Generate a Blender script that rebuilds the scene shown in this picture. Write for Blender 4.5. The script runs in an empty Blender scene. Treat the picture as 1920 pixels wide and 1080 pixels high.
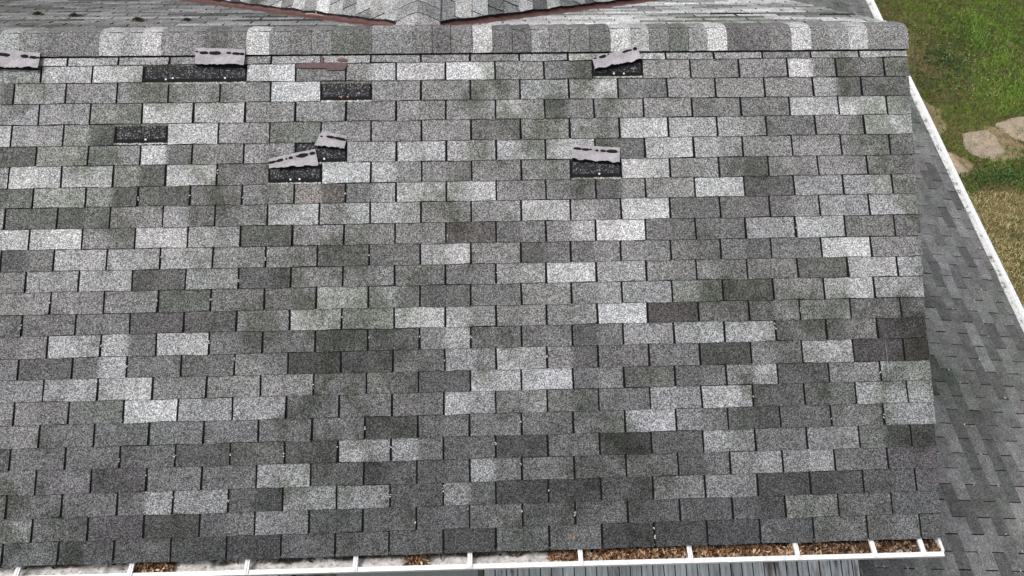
import bpy, math, random
import numpy as np
from mathutils import Vector, Matrix, noise

R = random.Random(7)
sc = bpy.context.scene
C = bpy.context.collection
G = 5.97                      # height of the roof datum (top of the first full course) above the lawn

# ---------------------------------------------------------------- camera
cam_d = bpy.data.cameras.new('camera'); cam = bpy.data.objects.new('camera', cam_d); C.objects.link(cam)
cam_d.sensor_width = 36.0; cam_d.lens = 1490.0/1920.0*36.0
cam_d.clip_start = 0.1; cam_d.clip_end = 500
cm = Matrix(((0.99915058, 0.01961336, -0.03624126), (-0.03746469, 0.7986108, -0.6006806), (0.0171613, 0.60152814, 0.79866725)))
cam.matrix_world = Matrix.Translation((2.33502, -4.08580, 3.08151 + G)) @ cm.to_4x4()
sc.camera = cam

# ---------------------------------------------------------------- sky, sun, exposure
SUN_EL, SUN_AZ = math.radians(62), math.radians(262)      # azimuth clockwise from +Y
w = bpy.data.worlds.new('World'); sc.world = w; w.use_nodes = True
nt = w.node_tree; nt.nodes.clear()
sky = nt.nodes.new('ShaderNodeTexSky'); sky.sky_type = 'NISHITA'; sky.sun_disc = False
sky.sun_elevation = SUN_EL; sky.sun_rotation = SUN_AZ; sky.air_density = 1.0; sky.dust_density = 6.0; sky.ozone_density = 0.5
hs = nt.nodes.new('ShaderNodeHueSaturation'); hs.inputs['Saturation'].default_value = 0.22
bg = nt.nodes.new('ShaderNodeBackground'); bg.inputs['Strength'].default_value = 0.13
wo = nt.nodes.new('ShaderNodeOutputWorld')
nt.links.new(sky.outputs[0], hs.inputs['Color']); nt.links.new(hs.outputs[0], bg.inputs[0]); nt.links.new(bg.outputs[0], wo.inputs[0])
sd = bpy.data.lights.new('sun', 'SUN'); sd.energy = 1.5; sd.angle = math.radians(14); sd.color = (1, 0.975, 0.94)
sun = bpy.data.objects.new('sun', sd); C.objects.link(sun)
dv = Vector((math.sin(SUN_AZ)*math.cos(SUN_EL), math.cos(SUN_AZ)*math.cos(SUN_EL), math.sin(SUN_EL)))
sun.rotation_euler = dv.to_track_quat('Z', 'Y').to_euler(); sun.location = (0, 0, 20)
sc.view_settings.view_transform = 'Standard'; sc.view_settings.look = 'None'
sc.view_settings.exposure = 0.0; sc.view_settings.gamma = 1.0; sc.view_settings.use_curve_mapping = False

# ---------------------------------------------------------------- helpers
def lin(v):
    v /= 255.0
    return v/12.92 if v <= 0.04045 else ((v+0.055)/1.055)**2.4
def rgb(r, g, b): return (lin(r), lin(g), lin(b), 1.0)

class MB:
    """collects faces, colours and material slots; build() links ONE mesh object"""
    def __init__(s): s.v = []; s.f = []; s.c = []; s.m = []
    def add(s, pts, col=(.5, .5, .5, 1), mi=0):
        n = len(s.v); s.v.extend([tuple(p) for p in pts])
        if isinstance(col, list): s.c.extend(col)
        else: s.c.extend([col]*len(pts))
        s.f.append(tuple(range(n, n+len(pts)))); s.m.append(mi)
    def box(s, x0, x1, y0, y1, z0, z1, col=(.5, .5, .5, 1), mi=0, T=None):
        P = [Vector((x, y, z)) for z in (z0, z1) for y in (y0, y1) for x in (x0, x1)]
        if T: P = [T @ p for p in P]
        for q in ((0, 2, 3, 1), (4, 5, 7, 6), (0, 1, 5, 4), (2, 6, 7, 3), (0, 4, 6, 2), (1, 3, 7, 5)):
            s.add([P[i] for i in q], col, mi)
    def grid(s, rows, col, mi=0):
        n = len(s.v); h = len(rows); w_ = len(rows[0])
        for r in rows: s.v.extend([tuple(p) for p in r])
        if callable(col): s.c.extend([col(i, j) for i in range(h) for j in range(w_)])
        else: s.c.extend([col]*(h*w_))
        for i in range(h-1):
            for j in range(w_-1):
                a = n+i*w_+j; s.f.append((a, a+w_, a+w_+1, a+1)); s.m.append(mi)
    def build(s, name, mats, parent=None, smooth=False):
        me = bpy.data.meshes.new(name)
        off = Vector(parent.location) if parent is not None else Vector((0, 0, 0))
        if parent is not None and parent.parent is not None: off = off + Vector(parent.parent.location)
        vs = [(p[0]-off[0], p[1]-off[1], p[2]-off[2]) for p in s.v]
        me.from_pydata(vs, [], s.f)
        a = me.color_attributes.new('tone', 'FLOAT_COLOR', 'POINT')
        a.data.foreach_set('color', np.array(s.c, dtype=np.float32).ravel())
        for m in (mats if isinstance(mats, (list, tuple)) else [mats]): me.materials.append(m)
        me.polygons.foreach_set('material_index', s.m)
        if smooth: me.polygons.foreach_set('use_smooth', [True]*len(s.f))
        me.update()
        o = bpy.data.objects.new(name, me); C.objects.link(o)
        if parent is not None: o.parent = parent
        return o

def tag(o, label=None, cat=None, group=None, kind=None):
    if label: o['label'] = label
    if cat: o['category'] = cat
    if group: o['group'] = group
    if kind: o['kind'] = kind
    return o
def empty(name, loc):
    o = bpy.data.objects.new(name, None); o.location = loc; o.empty_display_size = 0.2; C.objects.link(o); return o

class NT:
    def __init__(s, name):
        s.m = bpy.data.materials.new(name); s.m.use_nodes = True; s.t = s.m.node_tree; s.t.nodes.clear()
        s.out = s.n('ShaderNodeOutputMaterial'); s.b = s.n('ShaderNodeBsdfPrincipled'); s.l(s.b.outputs[0], s.out.inputs[0])
        s.co = s.n('ShaderNodeTexCoord').outputs['Object']
    def n(s, t, **k):
        x = s.t.nodes.new(t)
        for a, b in k.items(): setattr(x, a, b)
        return x
    def l(s, a, b): s.t.links.new(a, b)
    def noise(s, scale, detail=2, rough=0.5, vec=None):
        x = s.n('ShaderNodeTexNoise'); x.inputs['Scale'].default_value = scale; x.inputs['Detail'].default_value = detail
        x.inputs['Roughness'].default_value = rough; s.l(vec or s.co, x.inputs['Vector']); return x
    def vor(s, scale, vec=None, feat='F1'):
        x = s.n('ShaderNodeTexVoronoi', feature=feat); x.inputs['Scale'].default_value = scale; s.l(vec or s.co, x.inputs['Vector']); return x
    def ramp(s, fac, stops, interp='LINEAR'):
        x = s.n('ShaderNodeValToRGB'); x.color_ramp.interpolation = interp
        e = x.color_ramp.elements
        while len(e) > 1: e.remove(e[0])
        e[0].position = stops[0][0]; e[0].color = stops[0][1]
        for p, c in stops[1:]:
            q = e.new(p); q.color = c
        s.l(fac, x.inputs[0]); return x.outputs[0]
    def mix(s, a, b, fac=1.0, mode='MIX'):
        x = s.n('ShaderNodeMix', data_type='RGBA', blend_type=mode, clamp_result=False)
        for sock, val in ((x.inputs[0], fac), (x.inputs[6], a), (x.inputs[7], b)):
            if hasattr(val, 'links'): s.l(val, sock)
            else: sock.default_value = val
        return x.outputs[2]
    def map(s, v, a, b, c, d):
        x = s.n('ShaderNodeMapRange'); s.l(v, x.inputs[0])
        for i, q in enumerate((a, b, c, d)): x.inputs[i+1].default_value = q
        return x.outputs[0]
    def attr(s): x = s.n('ShaderNodeAttribute'); x.attribute_name = 'tone'; return x.outputs['Color']
    def bump(s, h, strength, dist):
        x = s.n('ShaderNodeBump'); x.inputs['Strength'].default_value = strength; x.inputs['Distance'].default_value = dist
        s.l(h, x.inputs['Height']); s.l(x.outputs[0], s.b.inputs['Normal'])
    def done(s, col, rough=0.9, spec=0.2, metal=0.0):
        if hasattr(col, 'links'): s.l(col, s.b.inputs['Base Color'])
        else: s.b.inputs['Base Color'].default_value = col
        s.b.inputs['Roughness'].default_value = rough; s.b.inputs['Specular IOR Level'].default_value = spec
        s.b.inputs['Metallic'].default_value = metal
        return s.m

def granules(name, cell, lo, hi, patch=1.0, tintamp=0.5, stain=0.0):
    """mineral-surfaced asphalt: the tab's own tone times random pale and dark granules"""
    k = NT(name); a = k.attr()
    v1 = k.vor(1/cell); sep = k.n('ShaderNodeSeparateColor'); k.l(v1.outputs['Color'], sep.inputs[0])
    g = k.ramp(sep.outputs[0], [(0.0, (lo, lo, lo, 1)), (0.30, (lo*1.25, lo*1.25, lo*1.25, 1)), (0.5, (.9, .9, .9, 1)), (0.75, (1.15, 1.15, 1.15, 1)), (1.0, (hi, hi, hi, 1))])
    v2 = k.vor(1/(cell*2.3)); s2 = k.n('ShaderNodeSeparateColor'); k.l(v2.outputs['Color'], s2.inputs[0])
    g2 = k.map(s2.outputs[1], 0, 1, 0.86, 1.14)
    la = k.n('ShaderNodeSeparateColor'); k.l(a, la.inputs[0])       # pale tabs are mostly pale granules, dark ones a mix
    g = k.mix((1, 1, 1, 1), g, k.map(la.outputs[1], .12, .42, 1.2, .88))
    c = k.mix(a, g, 1.0, 'MULTIPLY'); c = k.mix(c, g2, 1.0, 'MULTIPLY')
    # weathering: broad cloudy darkening and worn paler places that sit in the surface
    n1 = k.noise(7.0, 4, 0.6); c = k.mix(c, k.map(n1.outputs[0], 0.3, 0.7, 1-0.16*patch, 1+0.13*patch), 1.0, 'MULTIPLY')
    n2 = k.noise(1.9, 3, 0.55)
    tint = k.ramp(n2.outputs[0], [(0.32, (0.93, 1.03, 0.93, 1)), (0.5, (1, 1, 1, 1)), (0.66, (1.035, 0.985, 1.02, 1))])
    c = k.mix(c, tint, tintamp, 'MULTIPLY')
    if stain:                                    # olive-black algae stains running down over several tabs
        mp = k.n('ShaderNodeMapping'); mp.inputs['Scale'].default_value = (1.5, 1.0, 1.0); k.l(k.co, mp.inputs[0])
        n3 = k.noise(1.25, 5, .62, mp.outputs[0]); n4 = k.noise(5.5, 4, .6)
        sm = k.n('ShaderNodeMath', operation='ADD'); k.l(n3.outputs[0], sm.inputs[0]); k.l(k.map(n4.outputs[0], .3, .7, -.09, .09), sm.inputs[1])
        st_ = k.ramp(sm.outputs[0], [(.40, (1.10, 1.10, 1.11, 1)), (.52, (1, 1, 1, 1)), (.64, (.56, .59, .52, 1))])
        c = k.mix(c, st_, stain, 'MULTIPLY')
    # single coloured granules
    ct = k.mix((1, 1, 1, 1), v1.outputs['Color'], 0.08); c = k.mix(c, ct, 1.0, 'MULTIPLY')
    c = k.mix(c, (1.07, 1.07, 1.07, 1), 1.0, 'MULTIPLY')
    k.bump(v1.outputs['Distance'], 0.5, 0.002)
    return k.done(c, 0.92, 0.15)

M = {}
M['shingle'] = granules('granule_shingle', 0.0044, 0.30, 1.95, 1.0, 0.3, stain=1.0)
M['cap'] = granules('granule_cap', 0.0046, 0.32, 1.9, 0.6, .3)
M['wing'] = granules('granule_wing', 0.0070, 0.60, 1.5, 1.6, 0.8, stain=.5)
k = NT('asphalt_bare')
v = k.vor(190); s_ = k.n('ShaderNodeSeparateColor'); k.l(v.outputs['Color'], s_.inputs[0])
M['bare'] = k.done(k.mix(k.ramp(s_.outputs[0], [(0, (.018, .018, .021, 1)), (.65, (.028, .027, .031, 1)), (.86, (.075, .075, .08, 1)), (.97, (.30, .30, .30, 1))]), k.map(k.noise(25).outputs[0], .3, .7, .75, 1.2), 1, 'MULTIPLY'), .9, .2)
k = NT('asphalt_edge'); M['edge'] = k.done(k.ramp(k.noise(60).outputs[0], [(.3, (.02, .02, .022, 1)), (.7, (.06, .058, .058, 1))]), .9, .15)
k = NT('asphalt_seal'); M['seal'] = k.done(k.ramp(k.noise(90).outputs[0], [(.3, (.009, .009, .011, 1)), (.7, (.02, .019, .022, 1))]), .85, .1)
k = NT('slot_floor'); M['slot'] = k.done((.012, .012, .013, 1), .95, .05)
k = NT('shingle_backing')
n = k.noise(160, 3, .7); n2 = k.noise(14, 3)
M['backing'] = k.done(k.mix(k.ramp(n.outputs[0], [(.25, rgb(118, 113, 119)), (.5, rgb(170, 166, 171)), (.75, rgb(198, 195, 199))]), k.map(n2.outputs[0], .35, .65, .80, 1.08), 1, 'MULTIPLY'), .9, .1)
k = NT('valley_flashing_paint')
n = k.noise(18, 4, .65)
M['flash'] = k.done(k.ramp(n.outputs[0], [(.3, rgb(72, 52, 50)), (.5, rgb(98, 68, 64)), (.68, rgb(112, 84, 80))]), .6, .3)
k = NT('white_gutter_paint')
n = k.noise(30, 4, .6)
M['white'] = k.done(k.ramp(n.outputs[0], [(.28, rgb(206, 208, 210)), (.5, rgb(236, 238, 240)), (.8, rgb(244, 245, 247))]), .4, .4)
k = NT('gutter_inside')
n = k.noise(20, 4, .7)
M['gin'] = k.done(k.ramp(n.outputs[0], [(.3, (.012, .010, .009, 1)), (.6, (.05, .045, .04, 1))]), .9, .1)
k = NT('wing_gutter_silt')
n = k.noise(14, 5, .75)
M['silt'] = k.done(k.ramp(n.outputs[0], [(.36, rgb(96, 92, 88)), (.42, rgb(150, 147, 143)), (.48, rgb(202, 203, 203)), (.75, rgb(226, 227, 227))]), .9, .1)
k = NT('grit'); n = k.noise(62, 5, .75); n2 = k.noise(20, 3)
M['grit'] = k.done(k.mix(k.mix(k.ramp(n.outputs[0], [(.34, rgb(110, 106, 104)), (.44, rgb(208, 207, 205)), (.7, rgb(240, 240, 240))]), k.map(n2.outputs[0], .35, .6, .75, 1.05), 1, 'MULTIPLY'), k.attr(), 1, 'MULTIPLY'), .95, .1)
k = NT('dead_leaf'); M['leaf'] = k.done(k.attr(), .75, .2)
k = NT('tone_matte'); M['tone'] = k.done(k.mix(k.attr(), k.map(k.noise(60, 3).outputs[0], .3, .7, .85, 1.12), 1, 'MULTIPLY'), .8, .2)
k = NT('nail_head'); M['nail'] = k.done(k.attr(), .35, .5)
k = NT('worn_boards')
mp = k.n('ShaderNodeMapping'); mp.inputs['Scale'].default_value = (34, 3.2, 3.2); k.l(k.co, mp.inputs[0])
n = k.noise(1.0, 5, .7, mp.outputs[0]); n2 = k.noise(2.2, 3, .6)
sub = k.n('ShaderNodeMath', operation='ADD'); k.l(n.outputs[0], sub.inputs[0]); k.l(k.map(n2.outputs[0], .3, .7, -.13, .13), sub.inputs[1])
M['boards'] = k.done(k.mix(k.ramp(sub.outputs[0], [(.30, rgb(104, 94, 92)), (.36, rgb(146, 142, 142)), (.43, rgb(184, 191, 195)), (.56, rgb(198, 207, 211)), (.68, rgb(224, 230, 233))]), k.attr(), 1, 'MULTIPLY'), .75, .25)
k = NT('grey_sheet')
mp = k.n('ShaderNodeMapping'); mp.inputs['Scale'].default_value = (60, 2, 2); k.l(k.co, mp.inputs[0])
n = k.noise(1.0, 3, .6, mp.outputs[0])
M['sheet'] = k.done(k.mix(k.attr(), k.map(n.outputs[0], .3, .7, .88, 1.08), 1, 'MULTIPLY'), .7, .25)
k = NT('siding'); M['siding'] = k.done(k.ramp(k.noise(6, 3).outputs[0], [(.3, rgb(150, 150, 148)), (.7, rgb(178, 178, 176))]), .7, .3)
# ================================================================ the house
SP, CP = math.sin(math.radians(28.9)), math.cos(math.radians(28.9)); TP = SP/CP
RY, RZ = 0.1751, 0.0967 + G                      # main ridge line
def FR(u, v, h=0.0):                             # front slope: u along the ridge, v down the slope, h off the surface
    return Vector((u, -v*CP - h*SP, G - v*SP + h*CP))
def BK(u, v, h=0.0):                             # back slope, v from the ridge
    return Vector((u, RY + v*CP + h*SP, RZ - v*SP + h*CP))

house = empty('house', (1.0, 0.0, 0.0))
tag(house, 'house with a patchy grey three tab shingle roof, torn tabs and a lower side wing', 'house')

TAB = {1: (0, [-0.0062, 0.2976, 0.6059, 0.9164, 1.2141, 1.5209, 1.8255, 2.1295, 2.4339, 2.7374, 3.0389, 3.3495, 3.6494, 3.956, 4.2643, 4.5713, 4.879], 5.0337),
 6: (0.5, [0.1464, 0.453, 0.7579, 1.0642, 1.3752, 1.6738, 1.9781, 2.2792, 2.5797, 2.8807, 3.1882, 3.4887, 3.7924, 4.0989, 4.4055, 4.7138], 5.0132),
 10: (0.5, [0.1322, 0.4403, 0.7467, 1.0547, 1.3578, 1.6624, 1.9652, 2.2653, 2.5645, 2.8629, 3.1648, 3.4666, 3.772, 4.0791, 4.3867, 4.6934], 5.0062),
 14: (0.5, [0.1221, 0.4346, 0.7394, 1.0457, 1.3503, 1.6543, 1.9569, 2.2566, 2.5546, 2.8558, 3.1565, 3.4586, 3.7644, 4.0694, 4.3791, 4.687], 4.9898),
 18: (0.5, [0.1073, 0.4148, 0.7238, 1.0312, 1.3372, 1.6395, 1.9414, 2.2417, 2.5412, 2.8431, 3.1455, 3.4463, 3.7515, 4.0605, 4.3643, 4.6785], 4.9842),
 23: (0, [-0.0573, 0.247, 0.5599, 0.8673, 1.1706, 1.4731, 1.7764, 2.08, 2.3799, 2.6835, 2.9854, 3.2867, 3.5907, 3.898, 4.2097, 4.5247, 4.837], 4.9577)}
VL = [0.0122, 0.1219, 0.2515, 0.3822, 0.5151, 0.6392, 0.7724, 0.8927, 1.0208, 1.1457, 1.2729, 1.3969, 1.5274, 1.6496, 1.78, 1.9025, 2.0292, 2.1588, 2.2874, 2.412, 2.5445, 2.673, 2.8025, 2.9175]
VR = [0.0037, 0.1292, 0.2573, 0.3786, 0.5059, 0.639, 0.761, 0.8865, 1.0181, 1.1507, 1.2756, 1.3983, 1.5279, 1.6491, 1.7736, 1.9076, 2.0261, 2.1561, 2.283, 2.4108, 2.5369, 2.6678, 2.7937, 2.9217]
TW = 0.3048
def dev(k, j):
    st, l, _ = TAB[k]
    return float(np.interp(j, [st+i for i in range(len(l))], [x-(st+i)*TW for i, x in enumerate(l)]))
KS = sorted(TAB)
def uedge(k, j):                                  # measured position of joint j of course k
    kk = min(max(k, 1), 23)
    lo = max(q for q in KS if q <= kk); hi = min(q for q in KS if q >= kk)
    t = 0 if hi == lo else (kk-lo)/(hi-lo)
    return j*TW + dev(lo, j)*(1-t) + dev(hi, j)*t
def rake(k): return float(np.interp(k, KS, [TAB[q][2] for q in KS]))
def vrow(k, u):
    if k < 0: return -0.10
    return VL[k] + (VR[k]-VL[k])*(u-0.134)/4.439

TONES = {0: '6 8 7 6 6 5 6 6 5 5 5 6 8 7 6 6 4 6 7',
1: '6 7 8 X X 8 4 57 8 9 65 4 X 5 5 5 85 4 5', 2: '4 76 5 5 5 5 8 X 5 5 5 6 68 4 5 5 5 64 4',
3: '6 6 54g 8 7 5 5 45 5 5 75 45 5 5 4 4 7 8 7', 4: '8 6 53g X 8 65 4g 5 5 5 4 5 6 8 7 6 4 5 8',
5: '3g 5g 5 84 5 6 X 6 7 6 7 8 4 7 6 5 5 5 4', 6: '6 8 78 53g 8 4 X 8 75 54 5 5 X 8 5 4 5 5 54',
7: '4g 6g 53g 3g 4 5 53r 46 8 7 5 54 35 5 8 3 6 67 6', 8: '6 3g 34g 5 64 45 7 57 7 5 56 8 65 8 4 4 45 6 7',
9: '8 89 5 8 76 3g 5 5 5 3r 4 57 9 4 4 6 7 4 4', 10: '6 34 7 7 7 5 5 4 4 78 5 34 45 5 4 43 4 8 5',
11: '5 6 7 3 65 3 5 5 4 4 6 8 6 5 54 4 3g 7 7', 12: '5 5 5 5 3g 4 4 8 64 3 4 5 56 6 54g 3g 5 78 6',
13: '4 4 4 3p 3 5 8 67 8 75 5 5 8 2r 4p 45 6 4 3', 14: '4 45 7 74 78 4 4 3g 3 57 4 4 34 6 67 7 4 4 2p',
15: '4 3 47 4 4 54 2g 23 4 6 7 53 4 4 2g 5 7 2p 2r', 16: '5 5 67 78 5 5 5 4 43g 3 7 8 45 3g 34 57 3 5 67',
17: '5 5 4g 8 6 6 4 4 4 76 5 43g 4 6 7 3 34g 7 7', 18: '5 5 4 4 4 4 4 4 2g 34 4 4 45 7 54 32g 3 4 6',
19: '3 4 4 34 3 3g 3 76 64 3 2 4 2 3 65 4 5 42g 2', 20: '5 5 4p 3p 4 4 67 3 23 3 64 4 4 4 34 56 56 4 3p',
21: '5 4 4 46 6 32 56 6 3 53 2 2 3 5 5 2 2 3 3p', 22: '4 5 4 3p 2g 34 5 3 3 3 4 3 3 3 3 32 5 4 3',
23: '4 4 3 3 2g 2 3 3 3 2 4 4 2 2 2 3 4 4 3'}
SR = {1: 58, 2: 80, 3: 95, 4: 111, 5: 128, 6: 143, 7: 158, 8: 172, 9: 186}
def tone(ch, f='', jit=0.04):
    v = lin(SR[int(ch)]) * (1 + R.uniform(-jit, jit))
    t = {'': (1, 1, 1.0), 'g': (.98, 1.02, .95), 'p': (1.03, .98, 1.02), 'r': (1.06, .98, .96)}[f]
    j = R.uniform(-.012, .008) - .012*(int(ch) > 5)
    return (v*t[0]*(1+j), v*t[1], v*t[2]*(1-j*1.2), 1)

# ---- front slope: 24 courses of tabs, each lapping the course below
fs = MB()
for k in range(0, 24):
    st = -2.0 if k % 2 else -2.5
    toks = TONES[k].split()
    jl = [(st+i, t) for i, t in enumerate(toks)]
    for e in range(1, 12): jl.insert(0, (st-e, R.choice('44556678')))
    end = rake(k) + R.uniform(-.004, .004)
    for j, t in jl:
        if t == 'X': continue
        u0, u1 = uedge(k, j), uedge(k, j+1)
        if u0 > end-.03: continue
        gap = R.uniform(.0050, .0068)
        u0 += gap; u1 = u1-gap
        if u1 > end or end-u1 < .06: u1 = end
        fl = t[-1] if t[-1].isalpha() else ''
        dg = t.rstrip('gpr'); ca = tone(dg[0], fl); cb = tone(dg[-1], fl) if len(dg) > 1 else (lambda q_: tuple(x*q_ for x in ca[:3])+(1,))(R.choice([1, .97, .9, 1.1, R.uniform(.88, 1.12)]))
        n = 14; cols = []; topgap = R.choice([R.uniform(.0012, .003), R.uniform(.003, .0062)]); rf = 1.12-.23*k/23; cool = (k-10)/13*.022 if k > 10 else 0  # row tint paints light falloff into the tabs: brighter by ridge, darker, cooler by eave
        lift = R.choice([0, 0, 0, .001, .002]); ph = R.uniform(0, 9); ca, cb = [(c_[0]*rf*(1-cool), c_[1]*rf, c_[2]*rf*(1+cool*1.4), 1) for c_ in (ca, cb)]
        top, bot, mid = [], [], []
        skew = R.uniform(-.0024, .0024); slant = R.uniform(-.002, .0012)
        for i in range(n+1):
            f = i/n; u = u0+(u1-u0)*f
            va = vrow(k-1, u)+topgap+R.uniform(-.0008, .0008) if k > 0 else -.036
            vb = vrow(k, u) + .0016*math.sin(f*5+ph) + R.uniform(-.0009, .0009) + skew*(f-.5)*2 + .0025
            if k == 23: vb += .012
            hb = .0068 + lift*1.6*(abs(2*f-1)**2) + .0008*math.sin(f*7+ph*2)
            wl = slant*(f if False else 1)*(abs(2*f-1)**3)*(-1 if f < .5 else 1)
            top.append(FR(u, va, .0012)); mid.append(FR(u+wl, va+(vb-va)*.55, .0012+(hb-.0012)*.5)); bot.append(FR(u+wl*1.4, vb, hb))
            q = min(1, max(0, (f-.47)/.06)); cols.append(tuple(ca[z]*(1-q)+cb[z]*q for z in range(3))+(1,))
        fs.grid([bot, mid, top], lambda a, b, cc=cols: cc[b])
        for i in range(n):
            a, b = bot[i], bot[i+1]; d = Vector((0, SP, -CP))*.0075
            fs.add([a+d, b+d, b, a], (.05, .05, .05, 1), 1)
        for P in ((bot[0], mid[0], top[0]), (top[-1], mid[-1], bot[-1])):
            d = Vector((0, SP, -CP))*.0075
            fs.add([P[0], P[1], P[1]+d, P[0]+d], (.05,)*3+(1,), 1); fs.add([P[1], P[2], P[2]+d*.4, P[1]+d], (.05,)*3+(1,), 1)
for (a, b, c, d) in [(-0.6201, 0.0094, -0.3107, 0.1142), (0.2929, 0.0117, 0.9159, 0.124), (1.3688, 0.1339, 1.6771, 0.2483), (0.1389, 0.3899, 0.456, 0.5023), (1.2122, 0.5058, 1.5267, 0.6369), (1.0583, 0.6435, 1.3744, 0.7606), (3.0424, -0.0028, 3.3491, 0.1118), (2.8835, 0.6396, 3.1859, 0.7564)]:
    n = 60; g_ = lambda s_: [R.uniform(*s_) for _ in range(n+1)]
    t1, t2 = g_((-.002, .004)), g_((.009, .016))
    fs.grid([[FR(a+(c-a)*i/n, d+t2[i], .0036) for i in range(n+1)], [FR(a+(c-a)*i/n, d+.002+t1[i], .0034) for i in range(n+1)]], (lin(172), lin(174), lin(168), 1))
    # granules left clinging along the upper and side edges of the gap
    t3 = g_((.002, .010)); fs.grid([[FR(a+(c-a)*i/n, b+.004+t3[i], .0012) for i in range(n+1)], [FR(a+(c-a)*i/n, b-.004, .0012) for i in range(n+1)]], (lin(112), lin(113), lin(108), 1))
front = fs.build('front_roof_slope', [M['shingle'], M['edge']], house)

# bare asphalt under the slots and where tabs are gone, a slot line of the hidden layer in each gap
ub = MB(); ub.grid([[FR(u, 2.93, 0), FR(u+.4, 2.93, 0)] for u in (0,)] if 0 else [[FR(-5.6, 2.928, -.0005), FR(rake(23)-.004, 2.928, -.0005)], [FR(-5.6, -.16, -.0005), FR(5.028, -.16, -.0005)]], (.03,)*3+(1,))
under = ub.build('exposed_underlayer', M['bare'], house)
sf = MB()
for k in range(0, 24):
    st = -2.0 if k % 2 else -2.5
    toks = TONES[k].split()
    for i in range(-11, len(toks)+1):
        lt = toks[i-1] if 0 < i <= len(toks) else '5'; rt = toks[i] if 0 <= i < len(toks) else '5'
        if lt == 'X' and rt == 'X': continue
        u = uedge(k, st+i)
        if u > rake(k)-.03: continue
        va, vb = vrow(k-1, u)-.001, vrow(k, u)-.002
        sf.add([FR(u-.009, vb, .0003), FR(u+.009, vb, .0003), FR(u+.009, va, .0003), FR(u-.009, va, .0003)])
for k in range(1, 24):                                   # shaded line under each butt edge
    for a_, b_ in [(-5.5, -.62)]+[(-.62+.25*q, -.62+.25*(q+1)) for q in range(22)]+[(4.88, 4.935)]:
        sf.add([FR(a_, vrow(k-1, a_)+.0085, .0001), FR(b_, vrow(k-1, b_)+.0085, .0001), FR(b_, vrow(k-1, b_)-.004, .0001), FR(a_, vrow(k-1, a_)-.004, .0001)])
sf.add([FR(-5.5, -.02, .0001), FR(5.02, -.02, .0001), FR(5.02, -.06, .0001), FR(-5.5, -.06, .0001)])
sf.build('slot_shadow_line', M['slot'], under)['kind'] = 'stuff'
tag(under, 'dark bare asphalt showing where shingle tabs are missing')
PATCH = [(-0.6201, 0.0094, -0.3107, 0.1142), (0.2929, 0.0117, 0.9159, 0.124), (1.3688, 0.1339, 1.6771, 0.2483), (0.1389, 0.3899, 0.456, 0.5023), (1.2122, 0.5058, 1.5267, 0.6369), (1.0583, 0.6435, 1.3744, 0.7606), (3.0424, -0.0028, 3.3491, 0.1118), (2.8835, 0.6396, 3.1859, 0.7564)]
for (a, b, c, d) in PATCH:
    sl = MB()
    ms = [(a+c)/2] if c-a < .5 else [a+.15, a+.305, a+.46]
    for m in ms:
        sl.add([FR(m-.0025, d, .0006), FR(m+.0025, d, .0006), FR(m+.0025, b, .0006), FR(m-.0025, b, .0006)])
    # continuous black sealant band low in the gap, ragged
    pts = []; n = 26
    top = [FR(a+(c-a)*i/n, d-.022+R.uniform(-.003, .003), .0009) for i in range(n+1)]
    bt = [FR(a+(c-a)*i/n, d+.004, .0009) for i in range(n+1)]
    sl.grid([bt, top], (.02,)*3+(1,))
    sl.build('sealant_line', M['seal'], under)
NAILS = [(-0.4852, 0.0978, 0), (-0.4475, 0.0959, 0), (0.4322, 0.1052, 0), (0.4735, 0.0971, 0), (0.7877, 0.1004, 0), (1.4924, 0.2292, 1), (1.5313, 0.2279, 1), (1.6008, 0.2065, 1), (0.3258, 0.483, 0), (1.3923, 0.6184, 0), (1.1923, 0.7437, 0), (1.2462, 0.7422, 0), (3.1716, 0.096, 0), (3.2338, 0.0967, 0), (3.0551, 0.736, 0)]
for (u, v, r) in NAILS:
    nb = MB(); col = rgb(225, 225, 228) if not r else rgb(168, 118, 100); ra = .0062
    ring = [FR(u+ra*math.cos(a*math.pi/4), v+ra*math.sin(a*math.pi/4), .002) for a in range(8)]
    low = [p+Vector((0, SP, -CP))*.0018 for p in ring]
    apex = FR(u, v, .0034)
    for i in range(8):
        j = (i+1) % 8; nb.add([ring[j], ring[i], apex], col); nb.add([low[j], low[i], ring[i], ring[j]], col)
    o = nb.build('nail', M['nail'], under)
    if r: o['label'] = 'rusty orange nail head'

# brown roof cement smeared over the tab left of the bare gap
cb_ = MB()
def blob(uc, vc, w_, h_, n=40, seed=0, hh=.010, rag=.22):
    pts = []
    for i in range(n):
        a = 2*math.pi*i/n; ca, sa = math.cos(a), math.sin(a)
        r = (abs(ca)**4+abs(sa)**4)**-.25 * (1 + rag*(noise.noise(Vector((ca*2.2+seed, sa*2.2, seed)))))
        pts.append((uc+w_/2*ca*r, vc-h_/2*sa*r))
    top = [FR(a, b, hh) for a, b in pts]; low = [FR(a*.98+uc*.02, b*.98+vc*.02, hh-.006) for a, b in pts]
    return top, low
for (uc, vc, w_, h_, sd_) in ((1.372, .029, .312, .036, 3), (1.46, .046, .12, .03, 5), (1.375, -.008, .017, .045, 8), (1.50, -.004, .06, .02, 9)):
    t_, l_ = blob(uc, vc, w_, h_, seed=sd_, hh=.0105+.0007*sd_/3)
    cb_.add(t_, rgb(104, 86, 86))
    for i in range(len(t_)): j = (i+1) % len(t_); cb_.add([l_[i], l_[j], t_[j], t_[i]], rgb(90, 72, 70))
cem = cb_.build('roof_cement_smear', M['tone'], house); cem['label'] = 'brown smear of roof cement'

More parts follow.
